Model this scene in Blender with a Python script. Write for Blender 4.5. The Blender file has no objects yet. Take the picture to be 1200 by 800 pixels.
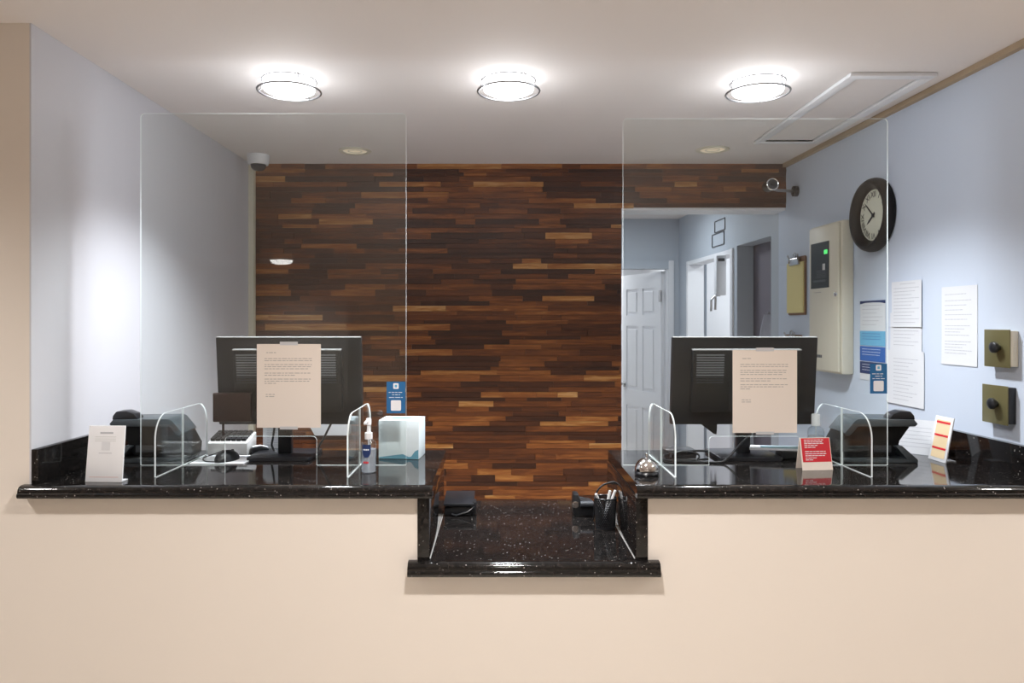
import bpy, bmesh, math, random
from mathutils import Vector, Matrix
random.seed(7)
S = bpy.context.scene
COL = S.collection
PI = math.pi

# ------------------------------------------------------------------ camera, world, exposure
F, CX, CY, EYE = 870.0, 585.0, 378.0, 1.55      # focal length and principal point in 1200x800 pixels, eye height
cam = bpy.data.cameras.new('camera'); camo = bpy.data.objects.new('camera', cam); COL.objects.link(camo)
cam.sensor_width = 36; cam.sensor_fit = 'HORIZONTAL'; cam.lens = F / 1200 * 36
cam.shift_x = (600 - CX) / 1200; cam.shift_y = (CY - 400) / 1200
cam.clip_start = 0.05
camo.location = (0, 0, EYE); camo.rotation_euler = (PI / 2, 0, 0)
S.camera = camo
W = bpy.data.worlds.new('world'); S.world = W; W.use_nodes = True
W.node_tree.nodes['Background'].inputs[0].default_value = (0.9, 0.95, 1, 1)
W.node_tree.nodes['Background'].inputs[1].default_value = 0.3
S.view_settings.view_transform = 'Standard'; S.view_settings.look = 'None'
S.view_settings.exposure = 0.0; S.view_settings.gamma = 1; S.view_settings.use_curve_mapping = False
LAMP_SPOT, LAMP_GLOW, LAMP_POINT = 103.0, 6.0, 3.0
LOBBY, HALL, FAR = 186.0, 8.0, 36.0
LAMP_COL = (0.93, 0.97, 1.0); WARM = (1.0, 0.965, 0.93)
CEIL = 2.4375
WALL_L = -1.387
YF, YB = 2.2, 4.15          # front plane of the desk wall, feature wall
PAN = 2.487                 # acrylic panels


def lin(c):
    return tuple((v / 12.92 if v <= 0.04045 else ((v + 0.055) / 1.055) ** 2.4) for v in c)


def rgb(r, g, b): return lin((r / 255, g / 255, b / 255))


def at(px, py, d): return Vector(((px - CX) / F * d, d, EYE + (CY - py) / F * d))


def wx(d): return 1.657 - 0.03 * (d - 2.345)


def rw(px, py):
    d = 1.72735 / ((px - CX) / F + 0.03)
    return Vector((wx(d), d, EYE + (CY - py) * d / F))


RZ = -PI / 2 + math.atan(0.03)

# ------------------------------------------------------------------ materials
MATS = {}


def mat(name, col, rough=0.5, metal=0.0, spec=0.5, noise=0.0, nscale=30, bump=0.0, emit=None, es=0.0, trans=0.0, coat=0.0):
    if name in MATS: return MATS[name]
    m = bpy.data.materials.new(name); m.use_nodes = True
    nt = m.node_tree; b = nt.nodes['Principled BSDF']
    b.inputs['Base Color'].default_value = (*col, 1); b.inputs['Roughness'].default_value = rough
    b.inputs['Metallic'].default_value = metal; b.inputs['Specular IOR Level'].default_value = spec
    b.inputs['Coat Weight'].default_value = coat
    b.inputs['Transmission Weight'].default_value = trans
    if emit: b.inputs['Emission Color'].default_value = (*emit, 1); b.inputs['Emission Strength'].default_value = es
    if noise or bump:
        tc = nt.nodes.new('ShaderNodeTexCoord'); n = nt.nodes.new('ShaderNodeTexNoise')
        n.inputs['Scale'].default_value = nscale; n.inputs['Detail'].default_value = 4
        nt.links.new(tc.outputs['Object'], n.inputs['Vector'])
        if noise:
            r = nt.nodes.new('ShaderNodeMapRange'); r.inputs['To Min'].default_value = 1 - noise; r.inputs['To Max'].default_value = 1 + noise
            nt.links.new(n.outputs['Fac'], r.inputs['Value'])
            mx = nt.nodes.new('ShaderNodeMix'); mx.data_type = 'RGBA'; mx.blend_type = 'MULTIPLY'; mx.inputs['Factor'].default_value = 1
            mx.inputs['A'].default_value = (*col, 1); nt.links.new(r.outputs[0], mx.inputs['B'])
            nt.links.new(mx.outputs['Result'], b.inputs['Base Color'])
        if bump:
            bp = nt.nodes.new('ShaderNodeBump'); bp.inputs['Strength'].default_value = bump; bp.inputs['Distance'].default_value = 0.002
            nt.links.new(n.outputs['Fac'], bp.inputs['Height']); nt.links.new(bp.outputs[0], b.inputs['Normal'])
    MATS[name] = m
    return m


def granite():
    m = bpy.data.materials.new('black_granite'); m.use_nodes = True; nt = m.node_tree; b = nt.nodes['Principled BSDF']
    tc = nt.nodes.new('ShaderNodeTexCoord')
    v = nt.nodes.new('ShaderNodeTexVoronoi'); v.inputs['Scale'].default_value = 165
    nt.links.new(tc.outputs['Object'], v.inputs['Vector'])
    sep = nt.nodes.new('ShaderNodeSeparateColor'); nt.links.new(v.outputs['Color'], sep.inputs[0])
    gt = nt.nodes.new('ShaderNodeMath'); gt.operation = 'GREATER_THAN'; gt.inputs[1].default_value = 0.945; nt.links.new(sep.outputs[0], gt.inputs[0])
    lt = nt.nodes.new('ShaderNodeMath'); lt.operation = 'LESS_THAN'; lt.inputs[1].default_value = 0.27; nt.links.new(v.outputs['Distance'], lt.inputs[0])
    mu = nt.nodes.new('ShaderNodeMath'); mu.operation = 'MULTIPLY'; nt.links.new(gt.outputs[0], mu.inputs[0]); nt.links.new(lt.outputs[0], mu.inputs[1])
    n = nt.nodes.new('ShaderNodeTexNoise'); n.inputs['Scale'].default_value = 90; n.inputs['Detail'].default_value = 5; nt.links.new(tc.outputs['Object'], n.inputs['Vector'])
    cr = nt.nodes.new('ShaderNodeValToRGB'); cr.color_ramp.elements[0].position = .4; cr.color_ramp.elements[0].color = (.005, .005, .005, 1)
    cr.color_ramp.elements[1].position = .75; cr.color_ramp.elements[1].color = (.022, .018, .017, 1); nt.links.new(n.outputs['Fac'], cr.inputs[0])
    mx = nt.nodes.new('ShaderNodeMix'); mx.data_type = 'RGBA'; mx.inputs['B'].default_value = (.36, .33, .31, 1)
    nt.links.new(mu.outputs[0], mx.inputs['Factor']); nt.links.new(cr.outputs[0], mx.inputs['A'])
    nt.links.new(mx.outputs['Result'], b.inputs['Base Color'])
    b.inputs['Roughness'].default_value = 0.07; b.inputs['Specular IOR Level'].default_value = 0.45
    return m


def acrylic(name, tint=(0.97, 0.99, 0.985), r0=0.04, gain=.96):
    m = bpy.data.materials.new(name); m.use_nodes = True; nt = m.node_tree
    nt.nodes.remove(nt.nodes['Principled BSDF']); out = nt.nodes['Material Output']
    g = nt.nodes.new('ShaderNodeNewGeometry'); d = nt.nodes.new('ShaderNodeVectorMath'); d.operation = 'DOT_PRODUCT'
    nt.links.new(g.outputs['Normal'], d.inputs[0]); nt.links.new(g.outputs['Incoming'], d.inputs[1])
    def math_(op, a, b=None):
        q = nt.nodes.new('ShaderNodeMath'); q.operation = op
        for i, s in enumerate((a, b)):
            if s is None: continue
            if isinstance(s, (int, float)): q.inputs[i].default_value = s
            else: nt.links.new(s, q.inputs[i])
        return q.outputs[0]
    c = math_('ABSOLUTE', d.outputs['Value']); k = math_('POWER', math_('SUBTRACT', 1.0, c), 5.0)
    fr = math_('ADD', math_('MULTIPLY', k, gain), r0)
    tr = nt.nodes.new('ShaderNodeBsdfTransparent'); tr.inputs[0].default_value = (*tint, 1)
    gl = nt.nodes.new('ShaderNodeBsdfGlossy'); gl.inputs['Roughness'].default_value = 0.0; gl.inputs[0].default_value = (1, 1, 1, 1)
    mx = nt.nodes.new('ShaderNodeMixShader'); nt.links.new(fr, mx.inputs[0]); nt.links.new(tr.outputs[0], mx.inputs[1]); nt.links.new(gl.outputs[0], mx.inputs[2])
    nt.links.new(mx.outputs[0], out.inputs['Surface'])
    return m


def edge_mat():
    m = bpy.data.materials.new('acrylic_edge'); m.use_nodes = True; nt = m.node_tree
    nt.nodes.remove(nt.nodes['Principled BSDF']); out = nt.nodes['Material Output']
    tr = nt.nodes.new('ShaderNodeBsdfTransparent'); tl = nt.nodes.new('ShaderNodeBsdfTranslucent'); tl.inputs[0].default_value = (.95, 1, 1, 1)
    df = nt.nodes.new('ShaderNodeBsdfDiffuse'); df.inputs[0].default_value = (.93, .98, .98, 1)
    a = nt.nodes.new('ShaderNodeMixShader'); a.inputs[0].default_value = .5; nt.links.new(tl.outputs[0], a.inputs[1]); nt.links.new(df.outputs[0], a.inputs[2])
    b = nt.nodes.new('ShaderNodeMixShader'); b.inputs[0].default_value = .93; nt.links.new(tr.outputs[0], b.inputs[1]); nt.links.new(a.outputs[0], b.inputs[2])
    nt.links.new(b.outputs[0], out.inputs['Surface'])
    return m


def wood_strips():
    m = bpy.data.materials.new('walnut_strip_mosaic'); m.use_nodes = True; nt = m.node_tree; b = nt.nodes['Principled BSDF']
    at_ = nt.nodes.new('ShaderNodeAttribute'); at_.attribute_name = 'tone'
    tc = nt.nodes.new('ShaderNodeTexCoord')
    cmb = nt.nodes.new('ShaderNodeCombineXYZ')
    ml = nt.nodes.new('ShaderNodeMath'); ml.operation = 'MULTIPLY'; ml.inputs[1].default_value = 37; nt.links.new(at_.outputs['Fac'], ml.inputs[0]); nt.links.new(ml.outputs[0], cmb.inputs[1])
    ad = nt.nodes.new('ShaderNodeVectorMath'); ad.operation = 'ADD'; nt.links.new(tc.outputs['Object'], ad.inputs[0]); nt.links.new(cmb.outputs[0], ad.inputs[1])
    mp = nt.nodes.new('ShaderNodeMapping'); mp.inputs['Scale'].default_value = (2.0, 1, 26); nt.links.new(ad.outputs[0], mp.inputs['Vector'])
    n = nt.nodes.new('ShaderNodeTexNoise'); n.inputs['Scale'].default_value = 2.4; n.inputs['Detail'].default_value = 6; n.inputs['Roughness'].default_value = .62; n.inputs['Distortion'].default_value = .9
    nt.links.new(mp.outputs[0], n.inputs['Vector'])
    mr = nt.nodes.new('ShaderNodeMapRange'); mr.inputs['From Min'].default_value = .25; mr.inputs['From Max'].default_value = .75; mr.inputs['To Min'].default_value = -.24; mr.inputs['To Max'].default_value = .24
    nt.links.new(n.outputs['Fac'], mr.inputs['Value'])
    sm = nt.nodes.new('ShaderNodeMath'); sm.operation = 'ADD'; nt.links.new(at_.outputs['Fac'], sm.inputs[0]); nt.links.new(mr.outputs[0], sm.inputs[1])
    cr = nt.nodes.new('ShaderNodeValToRGB'); e = cr.color_ramp.elements
    e[0].position = 0; e[0].color = (*rgb(53, 29, 17), 1); e[1].position = 1; e[1].color = (*rgb(197, 155, 103), 1)
    for p, c in ((.3, rgb(79, 42, 21)), (.5, rgb(110, 60, 27)), (.68, rgb(142, 84, 39)), (.84, rgb(172, 118, 62))):
        q = e.new(p); q.color = (*c, 1)
    nt.links.new(sm.outputs[0], cr.inputs[0]); nt.links.new(cr.outputs[0], b.inputs['Base Color'])
    b.inputs['Roughness'].default_value = .42
    bp = nt.nodes.new('ShaderNodeBump'); bp.inputs['Strength'].default_value = .12; bp.inputs['Distance'].default_value = .002
    nt.links.new(n.outputs['Fac'], bp.inputs['Height']); nt.links.new(bp.outputs[0], b.inputs['Normal'])
    return m


M_LEFT = mat('grey_paint', rgb(204, 204, 211), .6, noise=.02, nscale=3, bump=.05)
M_RIGHT = mat('pale_blue_paint', rgb(198, 208, 224), .6, noise=.02, nscale=3, bump=.05)
M_HALL = mat('blue_grey_paint', rgb(182, 190, 200), .6, noise=.02, nscale=3)
M_CREAM = mat('cream_paint', rgb(229, 220, 211), .65, noise=.015, nscale=2, bump=.05)
M_CEIL = mat('ceiling_white', rgb(230, 224, 222), .8, noise=.015, nscale=2, bump=.1)
M_WHITE = mat('white_trim', rgb(232, 233, 237), .45)
M_FLOOR = mat('floor_tile', rgb(208, 197, 184), .35, noise=.08, nscale=6)
M_TAN = mat('tan_trim', rgb(170, 150, 125), .6, noise=.1, nscale=20)
M_GRAN = granite()
M_GLASS = acrylic('clear_acrylic'); M_FOOT = acrylic('clear_foot_acrylic', (.985, .993, .993), .018, .5); M_EDGE = edge_mat()
M_WOOD = wood_strips()
M_BLACK = mat('black_plastic', rgb(26, 27, 30), .38)
M_BLACKS = mat('black_satin', rgb(34, 35, 39), .28)
M_DGREY = mat('charcoal_plastic', rgb(58, 62, 68), .35)
M_HILITE = mat('highlight_grey', rgb(150, 150, 152), .4)  # light grey of the painted highlights on the monitor backs
M_PHONEB = mat('phone_black', rgb(15, 16, 18), .5, spec=.3)
M_PHONE = mat('phone_grey', rgb(70, 77, 82), .35)
M_VENTHI = mat('vent_highlight', rgb(120, 122, 128), .4)  # grey of the highlights painted on the upper vent slats
M_CHROME = mat('chrome', (.86, .86, .88), .08, 1)
M_STEEL = mat('brushed_steel', (.42, .42, .43), .3, 1)
M_PAPER = mat('paper_cream', rgb(238, 226, 216), .7)
M_PAPERW = mat('paper_white', rgb(216, 218, 223), .7)
M_INK = mat('print_grey', rgb(176, 168, 164), .8)
M_INKL = mat('print_pale', rgb(182, 184, 192), .8)
M_INKW = mat('print_white', rgb(240, 240, 245), .7)
M_BLUE = mat('sticker_blue', rgb(34, 104, 160), .5)
M_SKY = mat('print_sky_blue', rgb(110, 178, 215), .6)
M_MIDB = mat('print_mid_blue', rgb(40, 96, 175), .6)
M_NAVY = mat('print_navy', rgb(28, 50, 100), .6)
M_RED = mat('card_red', rgb(206, 36, 50), .5)
M_CREAMP = mat('cream_plastic', rgb(218, 212, 196), .45)
M_OLIVE = mat('olive_bronze', rgb(128, 122, 86), .35, .5)
M_GLOW = mat('lamp_glass', (.95, .95, .95), .4, emit=LAMP_COL, es=LAMP_GLOW)
M_LENS = mat('downlight_lens', rgb(224, 208, 182), .5, emit=(1, .86, .68), es=.3)
M_CARTON = mat('pale_blue_carton', rgb(222, 234, 240), .55, noise=.03, nscale=12)
M_TEAL = mat('teal_wave_print', rgb(96, 150, 172), .55)
M_CLEARP = acrylic('clear_plastic', (.9, .93, .95), .07)
M_GEL = mat('clear_gel', rgb(214, 218, 226), .2); M_GEL.node_tree.nodes['Principled BSDF'].inputs['Alpha'].default_value = .38
M_YELLOW = mat('yellow_paper', rgb(226, 212, 150), .7)
M_BROWN = mat('brown_board', rgb(120, 85, 58), .6, noise=.1)
M_MAROON = mat('dark_maroon_plastic', rgb(40, 20, 20), .3)
M_KEY = mat('key_black', rgb(30, 28, 30), .5)
M_LGREY = mat('light_grey_plastic', rgb(205, 205, 205), .45)
M_SCREEN = mat('dark_window', rgb(16, 28, 30), .3, spec=.2)
M_GREENLED = mat('green_led', (.05, .6, .1), .4, emit=(.1, 1, .2), es=.8)
M_PLUM = mat('plum_grey_door', rgb(120, 114, 124), .55)
M_CLOTH = mat('pale_cloth', rgb(176, 178, 190), .9, noise=.05, nscale=40)
M_BEIGE = mat('price_beige', rgb(222, 200, 162), .6)
M_DIAL = mat('clock_dial', rgb(222, 222, 206), .6)


# ------------------------------------------------------------------ mesh builder
class MB:
    def __init__(self): self.bm = bmesh.new(); self.mats = []
    def _mi(self, m):
        if m not in self.mats: self.mats.append(m)
        return self.mats.index(m)
    def _add(self, verts, faces, m, smooth=False):
        vs = [self.bm.verts.new(v) for v in verts]; mi = self._mi(m); out = []
        for f in faces:
            try: q = self.bm.faces.new([vs[i] for i in f])
            except ValueError: continue
            q.material_index = mi; q.smooth = smooth; out.append(q)
        return vs, out
    def box(self, m, x0, x1, y0, y1, z0, z1, bev=0.0, mx=None):
        v = [(x, y, z) for z in (z0, z1) for y in (y0, y1) for x in (x0, x1)]
        if mx: v = [mx @ Vector(p) for p in v]
        vs, fs = self._add(v, [(0, 2, 3, 1), (4, 5, 7, 6), (0, 1, 5, 4), (2, 6, 7, 3), (0, 4, 6, 2), (1, 3, 7, 5)], m)
        if bev:
            ed = list({e for f in fs for e in f.edges})
            r = bmesh.ops.bevel(self.bm, geom=ed, offset=bev, segments=2, profile=.5, affect='EDGES', clamp_overlap=True)
            for f in r['faces']: f.material_index = self._mi(m)
        return self
    def prism(self, m, pts, y0, y1, bev=0.0, axis='y', sides=None, mx=None):
        n = len(pts)
        def P(a, b, t): return {'y': (a, t, b), 'x': (t, a, b), 'z': (a, b, t)}[axis]
        v = [P(a, b, y0) for a, b in pts] + [P(a, b, y1) for a, b in pts]
        if mx: v = [mx @ Vector(p) for p in v]
        vs, fs = self._add(v, [tuple(range(n)), tuple(range(2 * n - 1, n - 1, -1))], m)
        mi = self._mi(sides or m)
        for i in range(n):
            j = (i + 1) % n
            f = self.bm.faces.new((vs[i], vs[i + n], vs[j + n], vs[j])); f.material_index = mi; fs.append(f)
        if bev:
            ed = list({e for f in fs for e in f.edges})
            bmesh.ops.bevel(self.bm, geom=ed, offset=bev, segments=2, profile=.5, affect='EDGES', clamp_overlap=True)
        return self
    def tube(self, m, pts, r, seg=10, closed=False, cap=True, rs=None):
        pts = [Vector(p) for p in pts]; n = len(pts); rings = []; prev = None
        for i in range(n):
            a = pts[(i - 1) % n] if (closed or i) else pts[0]; b = pts[(i + 1) % n] if (closed or i < n - 1) else pts[-1]
            t = (b - a).normalized()
            if prev is None:
                u = t.cross(Vector((0, 0, 1)));
                if u.length < 1e-3: u = t.cross(Vector((1, 0, 0)))
            else: u = prev - t * prev.dot(t)
            u.normalize(); prev = u; w = t.cross(u); rr = rs[i] if rs else r
            rings.append([pts[i] + (u * math.cos(2 * PI * k / seg) + w * math.sin(2 * PI * k / seg)) * rr for k in range(seg)])
        v = [p for R in rings for p in R]; f = []
        for i in range(n if closed else n - 1):
            j = (i + 1) % n
            for k in range(seg):
                l = (k + 1) % seg; f.append((i * seg + k, i * seg + l, j * seg + l, j * seg + k))
        if cap and not closed: f += [tuple(range(seg - 1, -1, -1)), tuple(range((n - 1) * seg, n * seg))]
        self._add(v, f, m, True); return self
    def ring(self, m, c, R, r, axis='z', seg=56, ts=10, sx=1.0):
        c = Vector(c); pts = []
        for k in range(seg):
            a = 2 * PI * k / seg; q = (R * math.cos(a) * sx, R * math.sin(a))
            pts.append(c + (Vector((q[0], q[1], 0)) if axis == 'z' else Vector((q[0], 0, q[1]))))
        return self.tube(m, pts, r, ts, closed=True)
    def lathe(self, m, prof, c=(0, 0, 0), seg=40, axis='z', cap=True):
        c = Vector(c); v = []; f = []; n = len(prof)
        for r, h in prof:
            for k in range(seg):
                a = 2 * PI * k / seg
                p = Vector((r * math.cos(a), r * math.sin(a), h)) if axis == 'z' else Vector((r * math.cos(a), -h, r * math.sin(a)))
                v.append(c + p)
        for i in range(n - 1):
            for k in range(seg):
                l = (k + 1) % seg; f.append((i * seg + k, i * seg + l, (i + 1) * seg + l, (i + 1) * seg + k))
        if cap: f += [tuple(range(seg - 1, -1, -1)), tuple(range((n - 1) * seg, n * seg))]
        self._add(v, f, m, True); return self
    def build(self, name, parent=None, label=None, smooth=True):
        bmesh.ops.remove_doubles(self.bm, verts=self.bm.verts, dist=1e-6)
        bmesh.ops.recalc_face_normals(self.bm, faces=self.bm.faces)
        me = bpy.data.meshes.new(name); 
        if smooth:
            for f in self.bm.faces: f.smooth = True
        self.bm.to_mesh(me); self.bm.free()
        for m in self.mats: me.materials.append(m)
        if smooth: me.set_sharp_from_angle(angle=math.radians(35))
        o = bpy.data.objects.new(name, me); COL.objects.link(o)
        if parent: o.parent = parent
        if label: o['label'] = label
        return o


def thing(name, label, cat, loc=(0, 0, 0), rz=0.0, group=None):
    o = bpy.data.objects.new(name, None); COL.objects.link(o); o.empty_display_size = .05
    o.location = loc; o.rotation_euler = (0, 0, rz); o['label'] = label; o['category'] = cat
    if group: o['group'] = group
    return o


def tag(o, label, cat, group=None, loc=None, rz=0):
    o['label'] = label; o['category'] = cat
    if group: o['group'] = group
    if loc is not None: o.location = loc; o.rotation_euler = (0, 0, rz)
    return o


def struct(mb, name, label=None):
    o = mb.build(name, smooth=False); o['kind'] = 'structure'
    if label: o['label'] = label
    return o


def light(kind, name, loc, energy, col, parent=None, **kw):
    l = bpy.data.lights.new(name, kind); l.energy = energy; l.color = col
    for k, v in kw.items(): setattr(l, k, v)
    o = bpy.data.objects.new(name, l); COL.objects.link(o); o.location = loc
    if parent: o.parent = parent
    return o


def rrect(x0, x1, z0, z1, r, seg=6, corners=(1, 1, 1, 1)):
    """rounded rectangle outline; corners: bl, br, tr, tl"""
    out = []
    for (cx, cz, a0, on, px, pz) in ((x0 + r, z0 + r, PI, corners[0], x0, z0), (x1 - r, z0 + r, 1.5 * PI, corners[1], x1, z0),
                                     (x1 - r, z1 - r, 0, corners[2], x1, z1), (x0 + r, z1 - r, .5 * PI, corners[3], x0, z1)):
        if on: out += [(cx + r * math.cos(a0 + k * PI / 2 / seg), cz + r * math.sin(a0 + k * PI / 2 / seg)) for k in range(seg + 1)]
        else: out.append((px, pz))
    return out


def words(mb, m, x0, x1, z, y, h=.0016, rag=.9):
    x = x0; end = x0 + (x1 - x0) * rag
    while x < end - .004:
        w = min(random.uniform(.006, .018), end - x)
        mb.box(m, x, x + w, y - .0002, y, z - h / 2, z + h / 2); x += w + .003


# ------------------------------------------------------------------ the room
m = MB()
m.box(M_CREAM, -4.5, WALL_L - .005, YF, YF + .10, 0, CEIL)
m.box(M_CREAM, WALL_L - .005, -.242, YF, YF + .10, 0, 1.037)
m.box(M_CREAM, -.242, .440, YF, YF + .10, 0, .808)
m.box(M_CREAM, .440, wx(YF) + .0, YF, YF + .10, 0, 1.037)
m.box(M_CREAM, wx(YF), 4.7, YF, YF + .10, 0, CEIL)
struct(m, 'wall_front')
m = MB(); m.box(M_LEFT, WALL_L - .1, WALL_L, YF + .10, 6.5, 0, CEIL)
m.box(M_LEFT, WALL_L - .005, WALL_L, YF, YF + .10, 1.037, CEIL)
struct(m, 'wall_left')


def rwall(mb, y0, y1, z0, z1, t=.11, mm=M_RIGHT):
    mb.prism(mm, [(wx(y0), y0), (wx(y0) + t, y0), (wx(y1) + t, y1), (wx(y1), y1)], z0, z1, axis='z')


D1A, D1B = 4.36, 4.93       # near doorway of the corridor
D2A, D2B = 5.03, 6.06       # lit doorway of the corridor
YE = 6.35
m = MB(); rwall(m, YF + .10, YB + .1, 0, CEIL); struct(m, 'wall_right')
m = MB()
rwall(m, YB + .1, D1A, 0, CEIL, mm=M_HALL); rwall(m, D1A, D1B, 2.06, CEIL, mm=M_HALL); rwall(m, D1B, D2A, 0, CEIL, mm=M_HALL)
rwall(m, D2A, D2B, 2.05, CEIL, mm=M_HALL); rwall(m, D2B, YE, 0, CEIL, mm=M_HALL)
struct(m, 'wall_corridor')
m = MB(); m.box(M_HALL, .50, .60, YB + .16, YE, 0, CEIL); struct(m, 'wall_corridor_left')
# end wall with a doorway
DX0, DX1 = .72, 1.445
m = MB(); m.box(M_HALL, .50, DX0, YE, YE + .1, 0, CEIL); m.box(M_HALL, DX0, DX1, YE, YE + .1, 2.01, CEIL); m.box(M_HALL, DX1, 1.75, YE, YE + .1, 0, CEIL)
struct(m, 'wall_end')
m = MB(); m.box(M_FLOOR, -4.5, 4.7, -6.6, 9.2, -.05, 0); struct(m, 'floor')
m = MB(); m.box(M_CEIL, -4.5, 4.7, -6.6, 9.2, CEIL, CEIL + .05); struct(m, 'ceiling')
# lobby behind the camera
m = MB(); m.box(M_CREAM, -4.6, -4.5, -6.6, YF + .1, 0, CEIL); struct(m, 'wall_lobby_left')
m = MB(); m.box(M_CREAM, 4.7, 4.8, -6.6, YF + .1, 0, CEIL); struct(m, 'wall_lobby_right')
m = MB(); m.box(M_CREAM, -4.5, 4.7, -6.7, -6.6, 0, CEIL); struct(m, 'wall_lobby_back')
m = MB(); m.box(M_CREAM, -1.75, -.9, -4.0, -3.6, 0, CEIL); struct(m, 'wall_lobby_pier')
# rooms beyond the corridor
m = MB(); m.box(M_WHITE, -.2, 2.4, 9.1, 9.2, 0, CEIL); m.box(M_WHITE, -.3, -.2, YE + .1, 9.2, 0, CEIL); m.box(M_WHITE, 1.76, 1.86, YE + .1, 9.1, 0, CEIL)
struct(m, 'wall_far_room')
m = MB(); m.box(M_WHITE, 3.3, 3.4, 4.98, 6.34, 0, CEIL); m.box(M_WHITE, 1.75, 3.3, 6.26, 6.34, 0, CEIL); m.box(M_WHITE, 1.72, 3.3, 5.0, 5.03, 0, CEIL)
struct(m, 'wall_side_room')

# feature wall: strips of walnut as relief
FX0, FX1, HX1, HZ = WALL_L, .683, 1.603, 2.193
m = MB()
m.box(M_WOOD, FX0, FX1, YB + .012, YB + .16, 0, CEIL)
core = m.bm.faces.layers.float.new('tone') if False else None
tone = []
zr = [0.0]
while zr[-1] < CEIL - .03: zr.append(zr[-1] + random.choice((.02, .026, .028, .028, .031, .036)))
zr = [z for z in zr if z < CEIL - .012]; rows = len(zr); zr.append(CEIL)
planks = []
for r in range(rows):
    z0, z1 = zr[r], zr[r + 1]
    if z1 - z0 < .004: continue
    xe = HX1 if z0 >= HZ - .02 else FX1
    x = FX0 - random.uniform(0, .25)
    while x < xe:
        L = random.choice((.12, .2, .28, .36, .46)) * random.uniform(.85, 1.15)
        a, b = max(x, FX0), min(x + L, xe)
        if b - a > .01: planks.append((a, b, max(z0, HZ) if xe == HX1 and a > FX1 else z0, z1))
        x += L
m.bm.free()
verts, faces, tones = [], [], []
def addbox(x0, x1, y0, y1, z0, z1, t):
    k = len(verts)
    verts.extend([(x, y, z) for z in (z0, z1) for y in (y0, y1) for x in (x0, x1)])
    for f in ((0, 2, 3, 1), (4, 5, 7, 6), (0, 1, 5, 4), (2, 6, 7, 3), (0, 4, 6, 2), (1, 3, 7, 5)):
        faces.append([k + i for i in f]); tones.append(t)
addbox(FX0, FX1, YB + .012, YB + .16, 0, CEIL, .1); addbox(FX1, HX1, YB + .012, YB + .16, HZ, CEIL, .1)
for (a, b, z0, z1) in planks:
    u = random.random()
    t = random.uniform(.06, .34) if u < .42 else random.uniform(.34, .56) if u < .82 else random.uniform(.56, .72) if u < .94 else random.uniform(.74, .92)
    addbox(a + .0004, b - .0004, YB - random.uniform(0, .007), YB + .012, z0 + .0004, z1 - .0004, t)
me = bpy.data.meshes.new('wall_back'); me.from_pydata(verts, [], faces); me.materials.append(M_WOOD)
ly = me.attributes.new('tone', 'FLOAT', 'FACE'); ly.data.foreach_set('value', tones)
wb = bpy.data.objects.new('wall_back', me); COL.objects.link(wb); wb['kind'] = 'structure'

# trims
m = MB(); m.box(M_WHITE, FX1, wx(YB) - .002, YB + .002, YB + .17, HZ - .014, HZ); struct(m, 'trim_1')            # under the header
m = MB(); m.box(M_CREAMP, WALL_L, WALL_L + .028, YB - .045, YB - .008, 0, CEIL - .001); struct(m, 'trim_2')       # strip in the left corner
m = MB(); m.prism(M_TAN, [(wx(2.31) - .022, 2.31), (wx(2.31), 2.31), (wx(YB - .01), YB - .01), (wx(YB - .01) - .022, YB - .01)], CEIL - .022, CEIL - .0005, axis='z'); struct(m, 'trim_3')
m = MB(); m.box(M_WHITE, DX0 - .07, DX0, YE - .018, YE - .001, 0, 2.08); m.box(M_WHITE, DX1, DX1 + .045, YE - .018, YE - .001, 0, 2.08); m.box(M_HALL, DX0, DX1, YE - .018, YE - .001, 2.01, 2.08)
m.box(M_WHITE, DX1 - .015, DX1, YE, YE + .1, 0, 2.01)
struct(m, 'trim_4')
m = MB(); m.box(M_WHITE, wx(D2B) - .012, wx(D2B) + .12, D2B - .02, D2B + .03, 0, 2.05); m.box(M_WHITE, wx(D2A) - .012, wx(D2A) + .12, D2A - .04, D2A + .006, 0, 2.05); m.prism(M_WHITE, [(wx(D2A) - .004, D2A), (wx(D2A) + .115, D2A), (wx(D2B) + .115, D2B), (wx(D2B) - .004, D2B)], 2.02, 2.05, axis='z')
struct(m, 'trim_5')

# six-panel door, swung open into the far room, hinged on the right jamb
dw = .735
door = bpy.data.objects.new('door_1', None); COL.objects.link(door); door['kind'] = 'structure'; door['label'] = 'white six panel door standing open at the end of the corridor'
door.location = (DX1 - .03, YE + .075, 0); door.rotation_euler = (0, 0, math.radians(180 - 72))
m = MB(); m.box(M_WHITE, 0, dw, -.012, .012, .01, 1.995)
xs = (0, .105, .325, .41, .63, dw); zs = (.01, .22, .78, .93, 1.52, 1.62, 1.86, 1.995)
for s in (-1, 1):
    a, b = sorted((s * .012, s * .019))
    for i in (0, 2, 4): m.box(M_WHITE, xs[i], xs[i + 1], a, b, .01, 1.995)
    for i in (0, 2, 4, 6):
        for j in (1, 3): m.box(M_WHITE, xs[j], xs[j + 1], a, b, zs[i], zs[i + 1])
    for i in (1, 3, 5):
        for j in (1, 3): m.box(M_WHITE, xs[j] + .03, xs[j + 1] - .03, a, b - .001 * s if s > 0 else b, zs[i] + .03, zs[i + 1] - .03, bev=.004)
m.build('leaf', door, smooth=False)
m = MB()
KP = [(.028, 0), (.028, .006), (.012, .012), (.012, .035), (.026, .045), (.028, .06), (.015, .07), (0, .071)]
m.lathe(M_STEEL, KP, (dw - .065, -.0185, .97), 20, 'y', cap=False); m.lathe(M_STEEL, [(a, -b) for a, b in KP], (dw - .065, .0185, .97), 20, 'y', cap=False)
m.build('door_knob', door)
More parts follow.
